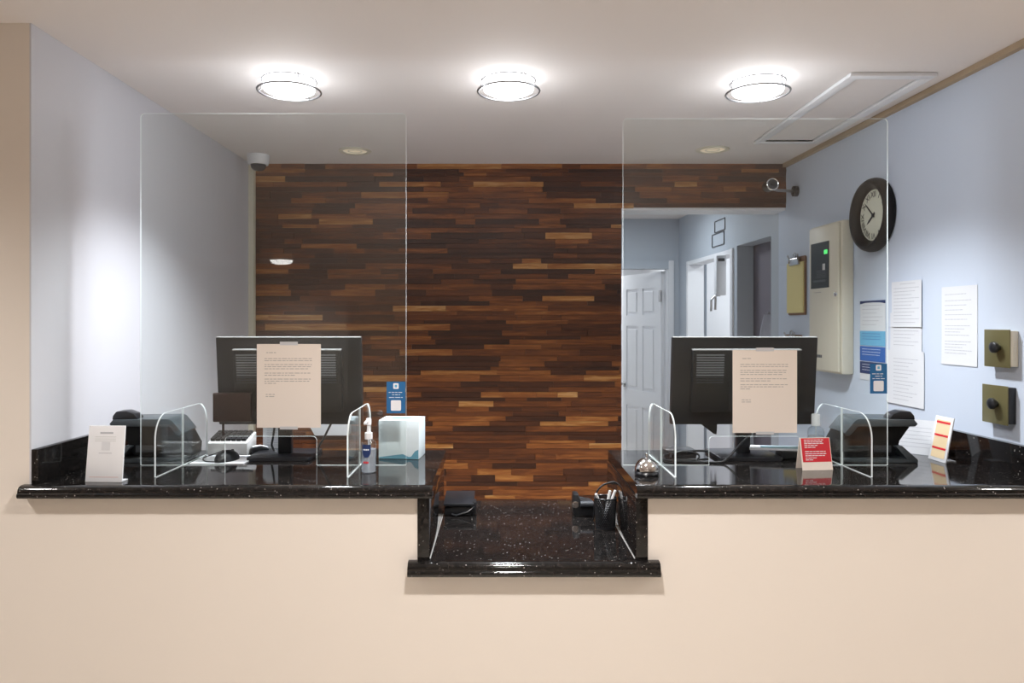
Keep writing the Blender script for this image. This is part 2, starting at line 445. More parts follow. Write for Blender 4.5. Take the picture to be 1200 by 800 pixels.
for hz in (.25, 1.78):
    m = MB(); m.box(M_STEEL, -.018, .035, .019, .0215, hz - .05, hz + .05); m.tube(M_STEEL, [(-.012, .024, hz - .05), (-.012, .024, hz + .05)], .007); m.build('hinge', door)
# plum-grey door in the near opening
m = MB(); ang = math.atan(-.03)
m.prism(M_PLUM, [(wx(D1A) + .113, D1A - .12), (wx(D1A) + .15, D1A - .12), (wx(D1B) + .15, D1B + .06), (wx(D1B) + .113, D1B + .06)], .01, 2.12, axis='z')
d2 = m.build('door_2', smooth=False); d2['kind'] = 'structure'; d2['label'] = 'plum grey door set back in the near corridor opening'

# ------------------------------------------------------------------ counters
NOSE = [(-.034, .0), (-.037, .003), (-.038, .008), (-.0365, .0125), (-.033, .015), (-.033, .018), (-.0325, .022), (-.031, .026), (-.0275, .030), (-.0225, .033), (-.016, .0346), (-.01, .035), (0, .035), (0, 0)]


def counter(name, label, x0, x1, nx0, nx1, ztop, yback, th=.035, slant=None, parent=None):
    mb = MB(); k = th / .035
    mb.prism(M_GRAN, [(YF + a, ztop - th + b * k) for a, b in NOSE], nx0, nx1, axis='x')
    if slant: mb.prism(M_GRAN, [(x0, YF), (wx(YF) - .001, YF), (wx(yback) - .001, yback), (x0, yback)], ztop - th, ztop, axis='z')
    else: mb.box(M_GRAN, x0, x1, YF, yback, ztop - th, ztop)
    if parent: return mb.build(name, parent)
    return tag(mb.build(name), label, 'counter')


ZU, ZL = 1.072, .848
YBK = 2.785
counter('countertop', 'raised black granite counter on the left side carrying the tissue box', WALL_L + .001, -.2, -1.407, -.195, ZU, YBK)
counter('countertop', 'raised black granite counter on the right side carrying the service bell', .408, 1.65, .402, 1.66, ZU, YBK, slant=True)
shelf = thing('transaction_shelf', 'low black granite transaction shelf with upright ends between the raised counters', 'counter')
counter('slab', '', -.2065, .4045, -.268, .472, ZL, 2.93, th=.04, parent=shelf)
for x0, x1, side in ((-.242, -.207, 'left'), (.405, .440, 'right')):
    mb = MB(); mb.box(M_GRAN, x0, x1, YF - .004, YBK, .81, ZU - .0355, bev=.001); mb.build('end_panel', shelf)
    xj = -.2068 if side == 'left' else .4048; sg = 1 if side == 'left' else -1
    mb = MB(); mb.box(mat('joint_grey', rgb(150, 148, 146), .5), *sorted((xj, xj + sg * .0028)), YF + .01, YBK, ZL - .001, ZL + .0012); mb.build('joint_line', shelf, smooth=False)
mb = MB(); mb.box(M_GRAN, WALL_L + .0005, WALL_L + .021, YF, YBK, ZU, ZU + .103, bev=.002)
tag(mb.build('backsplash'), 'black granite upstand along the left grey wall behind the white card', 'backsplash')
mb = MB(); mb.prism(M_GRAN, [(wx(YF) - .021, YF), (wx(YF) - .0005, YF), (wx(YBK) - .0005, YBK), (wx(YBK) - .021, YBK)], ZU, ZU + .092, axis='z')
tag(mb.build('backsplash'), 'black granite upstand along the right blue wall below the bronze boxes', 'backsplash')

# ------------------------------------------------------------------ ceiling lamps
def flush_lamp(px, py, label):
    d = (CEIL - .045 - EYE) * F / (CY - py); p = at(px, py, d)
    t = thing('ceiling_lamp', label, 'ceiling lamp', (p.x, d, CEIL), random.uniform(0, .3), 'drum lamps on the ceiling')
    q = MB(); q.lathe(M_STEEL, [(.07, -.012), (.075, 0)]); q.build('ceiling_plate', t)
    q = MB(); q.lathe(M_GLOW, [(.0, -.054), (.05, -.054), (.078, -.052), (.089, -.046), (.091, -.04), (.091, -.012), (.084, -.006)], cap=False); q.build('glass_drum', t)
    q = MB(); q.ring(M_STEEL, (0, 0, -.048), .112, .0036); q.build('lower_ring', t)
    q = MB(); q.ring(M_STEEL, (0, 0, -.010), .096, .0026); q.build('upper_ring', t)
    q = MB(); q.ring(M_LGREY, (0, 0, -.0555), .06, .0015); q.build('inner_ring', t)
    for k in range(3):
        a = 2 * PI * k / 3 + .9; c, s = math.cos(a), math.sin(a)
        q = MB(); q.tube(M_STEEL, [(c * .097, s * .097, -.004), (c * .099, s * .099, -.04), (c * .112, s * .112, -.05)], .0025, 8)
        q.build('post', t)
    light('SPOT', 'lamp_beam', (0, 0, -.085), LAMP_SPOT, LAMP_COL, t, spot_size=math.radians(122), spot_blend=.8, shadow_soft_size=.06)
    light('POINT', 'lamp_glow', (0, 0, -.09), LAMP_POINT, LAMP_COL, t, shadow_soft_size=.08)
    return t


flush_lamp(339, 106, 'left lit drum lamp with metal rings, above the left acrylic screen')
flush_lamp(596, 106, 'middle lit drum lamp with metal rings, above the gap between the screens')
flush_lamp(888, 108, 'right lit drum lamp with metal rings, beside the ceiling hatch')


def disc_light(px, py, label):
    d = (CEIL - EYE) * F / (CY - py); p = at(px, py, d)
    t = thing('recessed_light', label, 'downlight', (p.x, d, CEIL), 0, 'dim recessed lights')
    q = MB(); q.lathe(M_CREAMP, [(.062, -.001), (.064, -.006), (.082, -.005), (.085, -.0005)], cap=False); q.build('trim_ring', t)
    q = MB(); q.lathe(M_LENS, [(.0, -.002), (.06, -.002), (.062, -.001)], cap=False); q.ring(M_CREAMP, (0, 0, -.003), .035, .002); q.build('lens', t)


disc_light(416, 176.5, 'dim round recessed light near the left part of the wood wall')
disc_light(835, 175, 'dim round recessed light near the hatch and the corridor header')
# attic hatch
t = thing('ceiling_hatch', 'white framed rectangular access hatch in the ceiling by the right wall', 'hatch', (1.40, 3.13, CEIL))
q = MB(); w, l, f = .155, .50, .04
q.box(M_WHITE, -w, w, -l, -l + f, -.014, -.0005, bev=.003); q.box(M_WHITE, -w, w, l - f, l, -.014, -.0005, bev=.003)
q.box(M_WHITE, -w, -w + f, -l + f, l - f, -.014, -.0005, bev=.003); q.box(M_WHITE, w - f, w, -l + f, l - f, -.014, -.0005, bev=.003); q.build('frame', t)
q = MB(); q.box(M_CEIL, -w + f + .006, w - f - .006, -l + f + .006, l - f - .006, -.006, -.0005); q.build('hatch_panel', t)

# lobby downlights behind the photographer
for (x, y, e, lab) in ((0.05, 1.3, 1.0, 'lobby downlight nearest the counter centre'), (-2.3, 1.3, .6, 'lobby downlight left of the counter'), (2.5, 1.3, 1.0, 'lobby downlight right of the counter'), (0.05, -1.2, 1.0, 'lobby downlight in the middle of the lobby'), (-3.1, -5.6, .5, 'lobby downlight at the far left rear'), (.1, -5.6, .5, 'lobby downlight at the far middle rear')):
    t = thing('lobby_downlight', lab, 'downlight', (x, y, CEIL))
    q = MB(); q.lathe(M_WHITE, [(.075, -.002), (.078, -.008), (.1, -.006), (.103, -.0005)], cap=False); q.build('trim_ring', t)
    q = MB(); q.lathe(mat('warm_lens', (.9, .9, .9), .5, emit=WARM, es=9), [(0, -.004), (.075, -.003)] if y > -5 else [(0, -.06), (.07, -.057), (.12, -.045), (.15, -.02), (.155, -.001)], cap=False); q.build('lens', t)
    light('SPOT', 'downlight_beam', (0, 0, -.012 if y > -5 else -.075), LOBBY * e, WARM, t, spot_size=math.radians(146), spot_blend=.75, shadow_soft_size=.07)
# corridor and rooms beyond: their own ceiling panels
for (x, y, e, nm, lab) in ((1.0, 5.4, HALL, 'corridor_lamp', 'ceiling panel lamp of the corridor'), (.9, 7.6, FAR, 'far_room_lamp', 'ceiling panel lamp of the room behind the white door'), (2.4, 5.6, FAR * .42, 'side_room_lamp', 'ceiling panel lamp of the lit side room')):
    t = thing(nm, lab, 'ceiling lamp', (x, y, CEIL))
    q = MB(); q.box(M_WHITE, -.16, .16, -.16, .16, -.02, -.0005, bev=.004); q.build('housing', t)
    l = light('AREA', 'panel_light', (0, 0, -.025), e, (.93, .96, 1) if nm == 'corridor_lamp' else (.95, .97, 1), t, size=.28)

# ------------------------------------------------------------------ acrylic screens and their feet
def screen(px0, px1, pt, cx, label):
    x0, x1 = at(px0, 0, PAN).x, at(px1, 0, PAN).x; zt = at(0, pt, PAN).z; cw = .1535; xc = at(cx, 0, PAN).x; ct = at(0, 511, PAN).z
    t = thing('acrylic_screen', label, 'screen', ((x0 + x1) / 2, PAN, ZU), 0, 'sneeze guards on the counter')
    ox = (x0 + x1) / 2; b = .0015
    pts = [(x0 - ox, b), (xc - cw - ox, b)]
    r = .014; a, c, h = xc - cw - ox, xc + cw - ox, ct - ZU
    pts += [(a + r - r * math.cos(k * PI / 12), h - r + r * math.sin(k * PI / 12)) for k in range(7)]
    pts += [(c - r + r * math.sin(k * PI / 12), h - r + r * math.cos(k * PI / 12)) for k in range(7)]
    pts += [(c, b), (x1 - ox, b)]
    H = zt - ZU
    pts += [(x1 - ox - r + r * math.cos(k * PI / 12), H - r + r * math.sin(k * PI / 12)) for k in range(7)]
    pts += [(x0 - ox + r - r * math.sin(k * PI / 12), H - r + r * math.cos(k * PI / 12)) for k in range(7)]
    q = MB(); q.prism(M_GLASS, pts, -.003, .003, sides=M_EDGE); q.build('clear_sheet', t, smooth=False)
    return t, ox


def foot(t, ox, x):
    q = MB(); l0, l1, h = -.2, .205, .193
    pts = [(l0, .0015), (l1, .0015)]
    R = .075
    pts += [(l1 - R + R * math.cos(k * PI / 20), h - R + R * math.sin(k * PI / 20)) for k in range(11)]
    pts += [(l0 + R - R * math.sin(k * PI / 20), h - R + R * math.cos(k * PI / 20)) for k in range(11)]
    # two halves, in front of and behind the sheet
    for lo, hi in ((None, -.003), (.003, None)):
        pp = []
        for i in range(len(pts)):
            pp.append(pts[i])
        if hi is not None: pp = [(min(a, hi), b) for a, b in pts]
        else: pp = [(max(a, lo), b) for a, b in pts]
        res = []
        for p in pp:
            if not res or (abs(p[0] - res[-1][0]) + abs(p[1] - res[-1][1])) > 1e-5: res.append(p)
        # drop collinear points on the cut
        cut = hi if hi is not None else lo
        on = [p for p in res if abs(p[0] - cut) < 1e-6]; off = [p for p in res if abs(p[0] - cut) >= 1e-6]
        if hi is not None: res = [off[0], (cut, .0015), (cut, h)] + off[1:]
        else: res = [(cut, .0015)] + off + [(cut, h)]
        q.prism(M_FOOT, res, x - ox - .0025, x - ox + .0025, axis='x', sides=M_EDGE)
    q.build('support_foot', t, smooth=False)


sl, oxl = screen(165, 476, 133, 317.5, 'left clear acrylic sneeze guard standing on the counter, cut out at its base')
foot(sl, oxl, -1.06); foot(sl, oxl, -.467)
sr, oxr = screen(730, 1040, 139, 884.5, 'right clear acrylic sneeze guard standing on the counter, cut out at its base')
foot(sr, oxr, .543); foot(sr, oxr, 1.148)


# ------------------------------------------------------------------ notices
def letter(px0, px1, py0, py1, label, left):
    a, b = at(px0, py1, PAN - .0035), at(px1, py0, PAN - .0035); w, h = b.x - a.x, b.z - a.z
    t = thing('paper_notice', label, 'notice', ((a.x + b.x) / 2, PAN - .0035, a.z), 0, 'letters taped to the screens')
    q = MB(); q.box(M_PAPER, -w / 2, w / 2, -.0004, 0, 0, h); q.build('sheet', t, smooth=False)
    q = MB(); s = h / 98
    rows_ = [(10, .15, .3), (17, .12, .86), (19.5, .12, .86), (24, .12, .86), (26.5, .12, .86), (29, .12, .8), (34, .12, .84), (36.5, .12, .6), (41, .12, .86), (43.5, .12, .82), (46, .12, .3), (59, .14, .28), (61.5, .14, .3)]
    for nm, lo, hi in (('printed_heading', 0, 12), ('printed_text', 12, 50), ('signature', 50, 99)):
        q = MB()
        for r, f0, f1 in rows_:
            if lo < r < hi: words(q, M_INK, -w / 2 + f0 * w, -w / 2 + f1 * w, h - r * s, -.00045, .0022, 1)
        q.build(nm, t, smooth=False)
    q = MB(); q.box(mat('clear_tape', rgb(205, 205, 208), .3), -.03, .03, -.0008, -.0004, h - .004, h + .008); q.build('tape', t, smooth=False)
    q = MB(); q.box(mat('clear_tape', rgb(205, 205, 208), .3), -.03, .03, -.0008, -.0004, -.006, .004); q.build('tape', t, smooth=False)


letter(301, 376, 403, 501, 'cream printed letter taped on the left acrylic screen', True)
letter(858.5, 934, 410, 507, 'cream printed letter taped on the right acrylic screen', False)


def sticker(px0, px1, py0, py1, label):
    a, b = at(px0, py1, PAN - .003), at(px1, py0, PAN - .003); w, h = b.x - a.x, b.z - a.z
    t = thing('blue_sticker', label, 'sticker', ((a.x + b.x) / 2, PAN - .003, a.z), 0, 'blue stickers on the screens')
    q = MB(); q.box(M_BLUE, -w / 2, w / 2, -.0004, 0, 0, h); q.build('backing', t, smooth=False)
    q = MB(); q.prism(M_INKW, rrect(-.009, .009, h * .77, h * .77 + .019, .003), -.0006, -.0004); q.box(M_SKY, -.004, .004, -.0008, -.0006, h * .77 + .005, h * .77 + .014); q.build('logo_square', t, smooth=False)
    q = MB(); words(q, M_INKW, -w * .38, w * .38, h * .66, -.0005, .002, 1); words(q, M_INKW, -w * .2, w * .22, h * .585, -.0005, .002, 1); words(q, M_INKW, -w * .36, w * .36, h * .5, -.0005, .002, 1); q.build('printed_text', t, smooth=False)
    q = MB(); q.prism(M_INKW, rrect(-.017, .017, h * .08, h * .08 + .035, .004), -.0006, -.0004); q.build('white_square', t, smooth=False)


sticker(453, 475, 447, 484, 'blue sticker with white squares at the edge of the left screen')
sticker(1019.5, 1039.5, 426, 461, 'blue sticker with white squares at the edge of the right screen')


def wall_sheet(px0, px1, py0, py1, label, rows_, ink=M_INKL, group='printed sheets on the right wall', m_=M_PAPERW, y=0.0, extra=None):
    pc = (px0 + px1) / 2; bot = rw(pc, py1); top = rw(pc, py0); w = (rw(px0, 0) - rw(px1, 0)).length if False else abs(rw(px0, CY).y - rw(px1, CY).y); h = top.z - bot.z
    t = thing('wall_notice', label, 'notice', (bot.x - .001 - y, (rw(px0, CY).y + rw(px1, CY).y) / 2, bot.z), RZ, group)
    t.location.x = wx(t.location.y) - .001 - y
    q = MB(); n = 8
    # sheet with a slightly lifted lower edge
    pts = [(-.0006 - .004 * max(0, (.3 - k / n)) ** 1, h * k / n) for k in range(n + 1)]
    v = []
    for yy, zz in pts: v += [(-w / 2, yy, zz), (w / 2, yy, zz)]
    q._add(v + [(a, b + .0005, c) for a, b, c in v], [(2 * k, 2 * k + 1, 2 * k + 3, 2 * k + 2) for k in range(n)] + [(2 * k + 2 * n + 2, 2 * k + 2 * n + 4, 2 * k + 2 * n + 5, 2 * k + 2 * n + 3) for k in range(n)] +
           [(2 * k, 2 * k + 2, 2 * k + 2 * n + 4, 2 * k + 2 * n + 2) for k in range(n)] + [(2 * k + 1, 2 * k + 2 * n + 3, 2 * k + 2 * n + 5, 2 * k + 3) for k in range(n)] + [(0, 2 * n + 2, 2 * n + 3, 1), (2 * n, 2 * n + 1, 4 * n + 3, 4 * n + 2)], m_)
    q.build('sheet', t, smooth=False)
    q = MB()
    for (f, a, b) in rows_:
        z = h * (1 - f); yy = -.0006 - .004 * max(0, .3 - z / h) - .0003
        words(q, ink, -w / 2 + a * w, -w / 2 + b * w, z, yy, .0024, 1)
    if rows_: q.build('printed_text', t, smooth=False)
    if extra: extra(t, w, h)
    return t


def poster(t, w, h):
    for nm, m_, f0, f1 in (('dark_banner', M_NAVY, 0, .03), ('sky_band', M_SKY, .38, .565), ('blue_band', M_MIDB, .575, .76), ('navy_band', M_NAVY, .77, .92)):
        q = MB(); yy = -.0022
        if nm == 'dark_banner': q.prism(m_, [(-w / 2, h), (-w / 2, h * .96), (-w * .3, h * .975), (0, h * .98), (w * .3, h * .975), (w / 2, h * .96), (w / 2, h)], yy, -.0007)
        else: q.box(m_, -w / 2, w / 2, yy, -.0007, h * (1 - f1), h * (1 - f0))
        if nm != 'dark_banner':
            for k in range(3): words(q, M_INKW if nm != 'sky_band' else M_MIDB, -w * .4, w * .4, h * (1 - f0) - .012 - k * .012, yy - .0001, .002, .9)
        q.build(nm, t, smooth=False)


lines = lambda a, b, n, x0, x1: [(a + (b - a) * k / (n - 1), x0, x1 - .12 * ((k * 7) % 3)) for k in range(n)]
wall_sheet(1008.5, 1038, 352, 446, 'tall leaflet with blue bands on the right wall beside the alarm panel', lines(.06, .3, 6, .1, .9), group=None, extra=poster)
wall_sheet(1044, 1081, 366, 411, 'white typed sheet partly under another, middle of the wall papers', lines(.2, .85, 8, .12, .9), y=.001)
wall_sheet(1046.5, 1081.5, 329, 383, 'upper white typed sheet on the right wall above the other papers', [(.06, .3, .8)] + lines(.15, .9, 11, .08, .92), y=.004)
wall_sheet(1040, 1084, 411, 475, 'lower white sheet with dense handwriting on the right wall, above the phone', lines(.15, .9, 12, .2, .85), y=.002)
wall_sheet(1104, 1146, 335, 428, 'white typed sheet on its own near the bronze boxes', [(.1, .1, .7)] + lines(.18, .42, 5, .1, .85) + lines(.5, .62, 4, .1, .8) + lines(.7, .85, 5, .1, .85))
# ------------------------------------------------------------------ wall clock
c = rw(1027, 252)
t = thing('wall_clock', 'round black rimmed wall clock with a cream dial on the right wall', 'clock', c, RZ)
R = .158
q = MB(); q.lathe(mat('clock_black', rgb(20, 18, 19), .5, spec=.3), [(R * .9, .001), (R, .004), (R * 1.01, .018), (R * .985, .034), (R * .93, .045), (R * .86, .047), (R * .8, .042), (R * .74, .03), (R * .7, .018), (R * .7, .012)], (0, 0, 0), 64, 'y', cap=False); q.build('rim', t)
q = MB(); q.lathe(M_DIAL, [(R * .89, .002), (R * .9, .012), (.0, .0125)], (0, 0, 0), 64, 'y', cap=False); q.build('dial', t)


def text_mesh(txt, size):
    cu = bpy.data.curves.new('numeral', 'FONT'); cu.body = txt; cu.size = size; cu.align_x = 'CENTER'; cu.align_y = 'CENTER'; cu.extrude = .0002
    ob = bpy.data.objects.new('numeral', cu); COL.objects.link(ob)
    dg = bpy.context.evaluated_depsgraph_get(); me = bpy.data.meshes.new_from_object(ob.evaluated_get(dg))
    bpy.data.objects.remove(ob); bpy.data.curves.remove(cu); return me


for k, sx in enumerate(('XII', 'I', 'II', 'III', 'IV', 'V', 'VI', 'VII', 'VIII', 'IX', 'X', 'XI')):
    me = text_mesh(sx, .036); a = -2 * PI * k / 12; me.name = 'numeral'
    me.transform(Matrix.Translation((0, -.0135, 0)) @ Matrix.Rotation(PI / 2, 4, 'X') @ Matrix.Rotation(a, 4, 'Z') @ Matrix.Translation((0, R * .56, 0)))
    me.materials.clear(); me.materials.append(M_BLACK)
    o = bpy.data.objects.new('numeral', me); COL.objects.link(o); o.parent = t
for nm, ang, ln, wd, yy in (('hour_hand', 236, .062, .005, -.015), ('minute_hand', 312, .092, .0035, -.0165)):
    a = math.radians(ang); q = MB()
    mx = Matrix.Rotation(a, 4, 'Y')
    q.prism(M_BLACK, [(-wd, -.015), (wd, -.015), (wd * .9, ln * .7), (0, ln), (-wd * .9, ln * .7)], yy, yy + .001, mx=mx); q.build(nm, t, smooth=False)
q = MB(); q.lathe(M_BLACK, [(.008, .012), (.008, .018), (0, .019)], (0, 0, 0), 16, 'y', cap=False); q.build('centre_cap', t)

# ------------------------------------------------------------------ alarm panel
yn, yf = 3.40, 3.72; c = Vector((wx((yn + yf) / 2), (yn + yf) / 2, 0)); z0, z1 = EYE - 60 * 3.435 / F, EYE + 119.5 * 3.435 / F
w, h = (yf - yn) - .0, z1 - z0
t = thing('alarm_panel', 'cream metal alarm cabinet with a dark window on the right wall', 'alarm panel', (c.x, c.y, z0), RZ)
q = MB(); q.box(M_CREAMP, -w / 2, w / 2, -.055, -.001, 0, h, bev=.006); q.build('cabinet', t)
q = MB(); q.box(M_CREAMP, -w / 2 + .008, w / 2 - .012, -.068, -.055, .008, h - .008, bev=.006)
q.build('door', t)
q = MB(); wx0, wx1, wz0, wz1 = -w / 2 + .035, w / 2 - .1, h - .305, h - .085
q.box(M_SCREEN, wx0, wx1, -.0705, -.068, wz0, wz1); q.build('window', t, smooth=False)
q = MB(); q.box(M_DGREY, wx0 + .03, wx1 - .03, -.0715, -.0705, wz0 + .03, wz0 + .04); q.box(M_LGREY, wx1 - .06, wx1 - .035, -.0715, -.0705, wz0 + .085, wz0 + .115)
for k in range(5): q.box(M_DGREY, wx0 + .06, wx1 - .02, -.0715, -.0705, wz0 + .05 + k * .008, wz0 + .053 + k * .008)
q.build('display_labels', t, smooth=False)
q = MB(); q.box(M_GREENLED, wx1 - .045, wx1 - .012, -.0715, -.0705, wz1 - .06, wz1 - .04); q.build('indicator_light', t, smooth=False)
q = MB(); q.lathe(M_CHROME, [(.011, 0), (.011, .006), (.007, .009), (0, .0095)], (w / 2 - .03, -.068, h * .52), 20, 'y', cap=False); q.build('lock', t)
q = MB(); words(q, M_DGREY, -w / 2 + .05, -w / 2 + .15, .075, -.0682, .014, 1); q.build('maker_lettering', t, smooth=False)
q = MB(); words(q, M_INK, -w / 2 + .07, -w / 2 + .14, wz0 - .02, -.0682, .004, 1); q.build('small_lettering', t, smooth=False)


# ------------------------------------------------------------------ clipboards
def clipboard(px, py0, py1, w, label):
    top = rw(px, py0); bot = rw(px, py1); h = top.z - bot.z
    t = thing('clipboard', label, 'clipboard', bot, RZ, 'clipboards hung on the right wall')
    q = MB(); q.prism(M_BROWN, rrect(-w / 2, w / 2, 0, h, .012), -.006, -.002); q.build('board', t, smooth=False)
    q = MB(); q.box(M_YELLOW, -w / 2 - .004, w / 2 - .02, -.012, -.006, .012, h - .03); q.build('paper_pad', t, smooth=False)
    q = MB(); q.prism(M_STEEL, [(-.06, h - .045), (.06, h - .045), (.05, h - .02), (.02, h - .005), (-.02, h - .005), (-.05, h - .02)], -.024, -.012, bev=.003)
    q.tube(M_STEEL, [(-.055, -.02, h - .012), (.055, -.02, h - .012)], .006)
    q.ring(M_STEEL, (0, -.018, h + .008), .014, .0028, 'y', 24, 8)
    q.tube(M_STEEL, [(-.05, -.022, h - .02), (-.062, -.03, h + .012)], .004); q.tube(M_STEEL, [(.05, -.022, h - .02), (.062, -.03, h + .012)], .004); q.build('clip', t)


clipboard(935, 301, 369, .22, 'clipboard with a yellow pad hanging left of the alarm panel')
clipboard(931, 392, 455, .22, 'lower clipboard whose clip shows above the right monitor')

# ------------------------------------------------------------------ bronze switch boxes
for px, py0, py1, sm, lab in ((1178.5, 386, 430, M_CREAMP, 'upper bronze wall box with a black knob and cream side'), (1176, 451, 496, M_BLACK, 'lower bronze wall box with a black knob and black side')):
    top = rw(px, py0); bot = rw(px, py1); h = top.z - bot.z; w = .118
    t = thing('switch_box', lab, 'switch box', (wx(bot.y), bot.y, bot.z), RZ, 'bronze knob boxes on the right wall')
    q = MB(); q.box(sm, -w / 2 + .004, w / 2, -.026, -.0008, .004, h - .004, bev=.002); q.build('housing', t)
    q = MB(); q.box(M_OLIVE, -w / 2, w / 2, -.031, -.026, 0, h, bev=.0015); q.build('face_plate', t)
    q = MB(); q.lathe(M_BLACKS, [(.009, .031), (.010, .038), (.017, .041), (.019, .046), (.018, .053), (.011, .058), (0, .059)], (.012, 0, h * .53), 28, 'y', cap=False); q.build('knob', t)

# ------------------------------------------------------------------ cameras
c = at(905, 216, 3.92)
t = thing('bullet_camera', 'small black bullet security camera with a silver ring on a wall arm', 'security camera', (c.x, c.y, c.z), 0)
q = MB(); q.lathe(M_BLACK, [(.024, -.08), (.029, -.07), (.029, 0), (.026, .006)], (0, 0, 0), 28, 'y'); q.build('body', t)
q = MB(); q.ring(M_CHROME, (0, -.005, 0), .029, .004, 'y', 32, 8); q.build('front_ring', t)
q = MB(); q.lathe(mat('camera_glass', rgb(70, 74, 82), .1), [(.024, .0065), (0, .008)], (0, 0, 0), 24, 'y', cap=False); q.lathe(M_BLACK, [(.011, .008), (.011, .012), (0, .013)], (0, 0, 0), 20, 'y', cap=False); q.build('lens', t)
e = at(929, 224, 4.0); e.x = wx(4.0) - .012
q = MB(); q.tube(M_STEEL, [(.02, .03, -.02), (.05, .05, -.022), ((e - c).x - .01, (e - c).y, (e - c).z)], .008); q.build('arm', t)
q = MB(); mxr = Matrix.Translation(e - c) @ Matrix.Rotation(PI / 2, 4, 'Y')
q.tube(M_BLACK, [(e - c) + Vector((-.012, 0, 0)), (e - c) + Vector((.011, 0, 0))], .028, 20); q.build('wall_mount', t)
t = thing('dome_camera', 'white dome camera in the top left corner of the wood wall', 'security camera', (-1.275, 3.93, CEIL))
q = MB(); q.lathe(M_WHITE, [(.057, -.0005), (.058, -.012), (.052, -.05), (.05, -.052)]); q.build('housing', t)
q = MB(); q.lathe(mat('smoked_dome', rgb(60, 58, 62), .12), [(.04, -.052), (.036, -.07), (.022, -.082), (0, -.086)], cap=False); q.build('dome', t)

# ------------------------------------------------------------------ monitors
def monitor(xc, xpost, label, flip, flap=False):
    y0 = 2.615
    t = thing('monitor', label, 'monitor', (xpost, y0 + .03, ZU), 0, 'monitors on the counter seen from behind')
    ox = xc - xpost; W_, H_, zb = .508, .31, .118
    tilt = Matrix.Translation((ox, -.02, zb)) @ Matrix.Rotation(math.radians(6), 4, 'X')
    q = MB(); q.box(M_BLACKS, -W_ / 2, W_ / 2, 0, .024, 0, H_, bev=.004, mx=tilt); q.build('panel', t)
    q = MB(); q.box(mat('lcd_glass', (.01, .01, .012), .1), -W_ / 2 + .012, W_ / 2 - .012, .0242, .026, .018, H_ - .012, mx=tilt); q.build('screen', t, smooth=False)
    q = MB(); q.prism(M_BLACK, [(-.188, .05), (.188, .05), (.188, H_ - .042), (-.188, H_ - .042)], -.026, .0, mx=tilt, bev=.004)
    hs = q.build('rear_housing', t)
    q = MB(); q.box(M_HILITE, -.188, .188, -.027, -.0035, H_ - .0425, H_ - .0385, mx=tilt); q.build('housing_highlight', hs, 'highlight along the top of the housing, built as a pale strip', smooth=False)  # pale strip added in place of the highlight on the housing ledge
    q = MB(); q.box(M_HILITE, -W_ / 2 + .002, W_ / 2 - .002, -.001, .018, H_ - .001, H_ + .0015, mx=tilt); q.build('top_highlight', t, 'top edge highlight built as a pale strip', smooth=False)  # highlight of the panel's upper edge, put in as a pale strip
    for a, b in ((-.175, -.08), (.05, .17)):
        q = MB()
        for k in range(12):
            zz = H_ - .06 - k * .0088
            q.box(M_VENTHI if k < 9 else M_DGREY, a, b, -.0295, -.026, zz, zz + .0042, mx=tilt)  # upper slats paler: their highlight is put into the colour
        q.build('vent_slats', hs, smooth=False)
    q = MB(); q.box(M_BLACK, -.06, .06, -.028, -.026, .06, .16, mx=tilt); q.build('mount_plate', t, smooth=False)
    q = MB(); q.box(M_BLACKS, -.024, .024, .0, .03, .012, .26, bev=.004); q.box(M_BLACKS, -.05, .05, -.03, .014, .2, .27, bev=.004); q.build('stand_post', t)
    q = MB(); q.prism(M_BLACKS, rrect(-.11, .11, -.085, .115, .012), .0005, .012, axis='z', bev=.002); q.build('stand_base', t)
    if flap:
        q = MB(); q.prism(M_BLACK, [(-.11, .012), (-.145, .0), (-.1, -.034), (-.09, -.036), (-.088, .012)], .002, .012, mx=tilt); q.build('cable_clip', t, smooth=False)
    return t


monitor(-.737, -.765, 'black monitor seen from behind, left counter behind the taped letter', False)
monitor(.86, .872, 'black monitor seen from behind, right counter behind the taped letter', True, True)


def cord(pts, r, label, name='cable', m_=M_BLACK, group=None):
    P = [Vector(p) for p in pts]; out = []
    for i in range(len(P) - 1):
        p0, p1, p2, p3 = P[max(i - 1, 0)], P[i], P[i + 1], P[min(i + 2, len(P) - 1)]
        for k in range(8):
            s = k / 8; out.append(.5 * ((2 * p1) + (p2 - p0) * s + (2 * p0 - 5 * p1 + 4 * p2 - p3) * s * s + (3 * p1 - p0 - 3 * p2 + p3) * s ** 3))
    out.append(P[-1])
    q = MB(); q.tube(m_, out, r, 8); return tag(q.build(name), label, 'cable', group)


zc = ZU + .0045
cord([at(322, 498, 2.68), at(320, 512, 2.69), at(319, 523, 2.70), (-.80, 2.71, zc), (-.70, 2.77, zc)], .004, 'black cable hanging left of the left monitor post')
cord([at(390, 492, 2.66), at(380, 512, 2.68), at(373, 525, 2.70), (-.66, 2.74, zc)], .004, 'black cable hanging right of the left monitor post')
cord([at(880, 508, 2.60), at(866, 522, 2.56), at(852, 537, 2.535), (.745, 2.52, zc), (.66, 2.53, zc), (.575, 2.56, zc), (.60, 2.66, zc + .004), (.70, 2.675, zc + .012), (.755, 2.68, zc + .01)], .004, 'black cable looping from the right monitor across the counter', group=None)
cord([(.60, 2.60, zc), (.62, 2.66, zc + .004), (.67, 2.665, zc + .012), (.70, 2.61, zc + .010), (.68, 2.565, zc), (.615, 2.57, zc)], .0035, 'loose coil of thin black cable left of the right monitor base')
q = MB(); q.prism(M_BLACKS, rrect(-.055, .055, -.045, .045, .01), 0, .014, axis='z', bev=.003); tag(q.build('cable_hub'), 'flat black box among cables beside the right monitor base', 'hub', loc=(.66, 2.735, ZU + .0005), rz=.1)

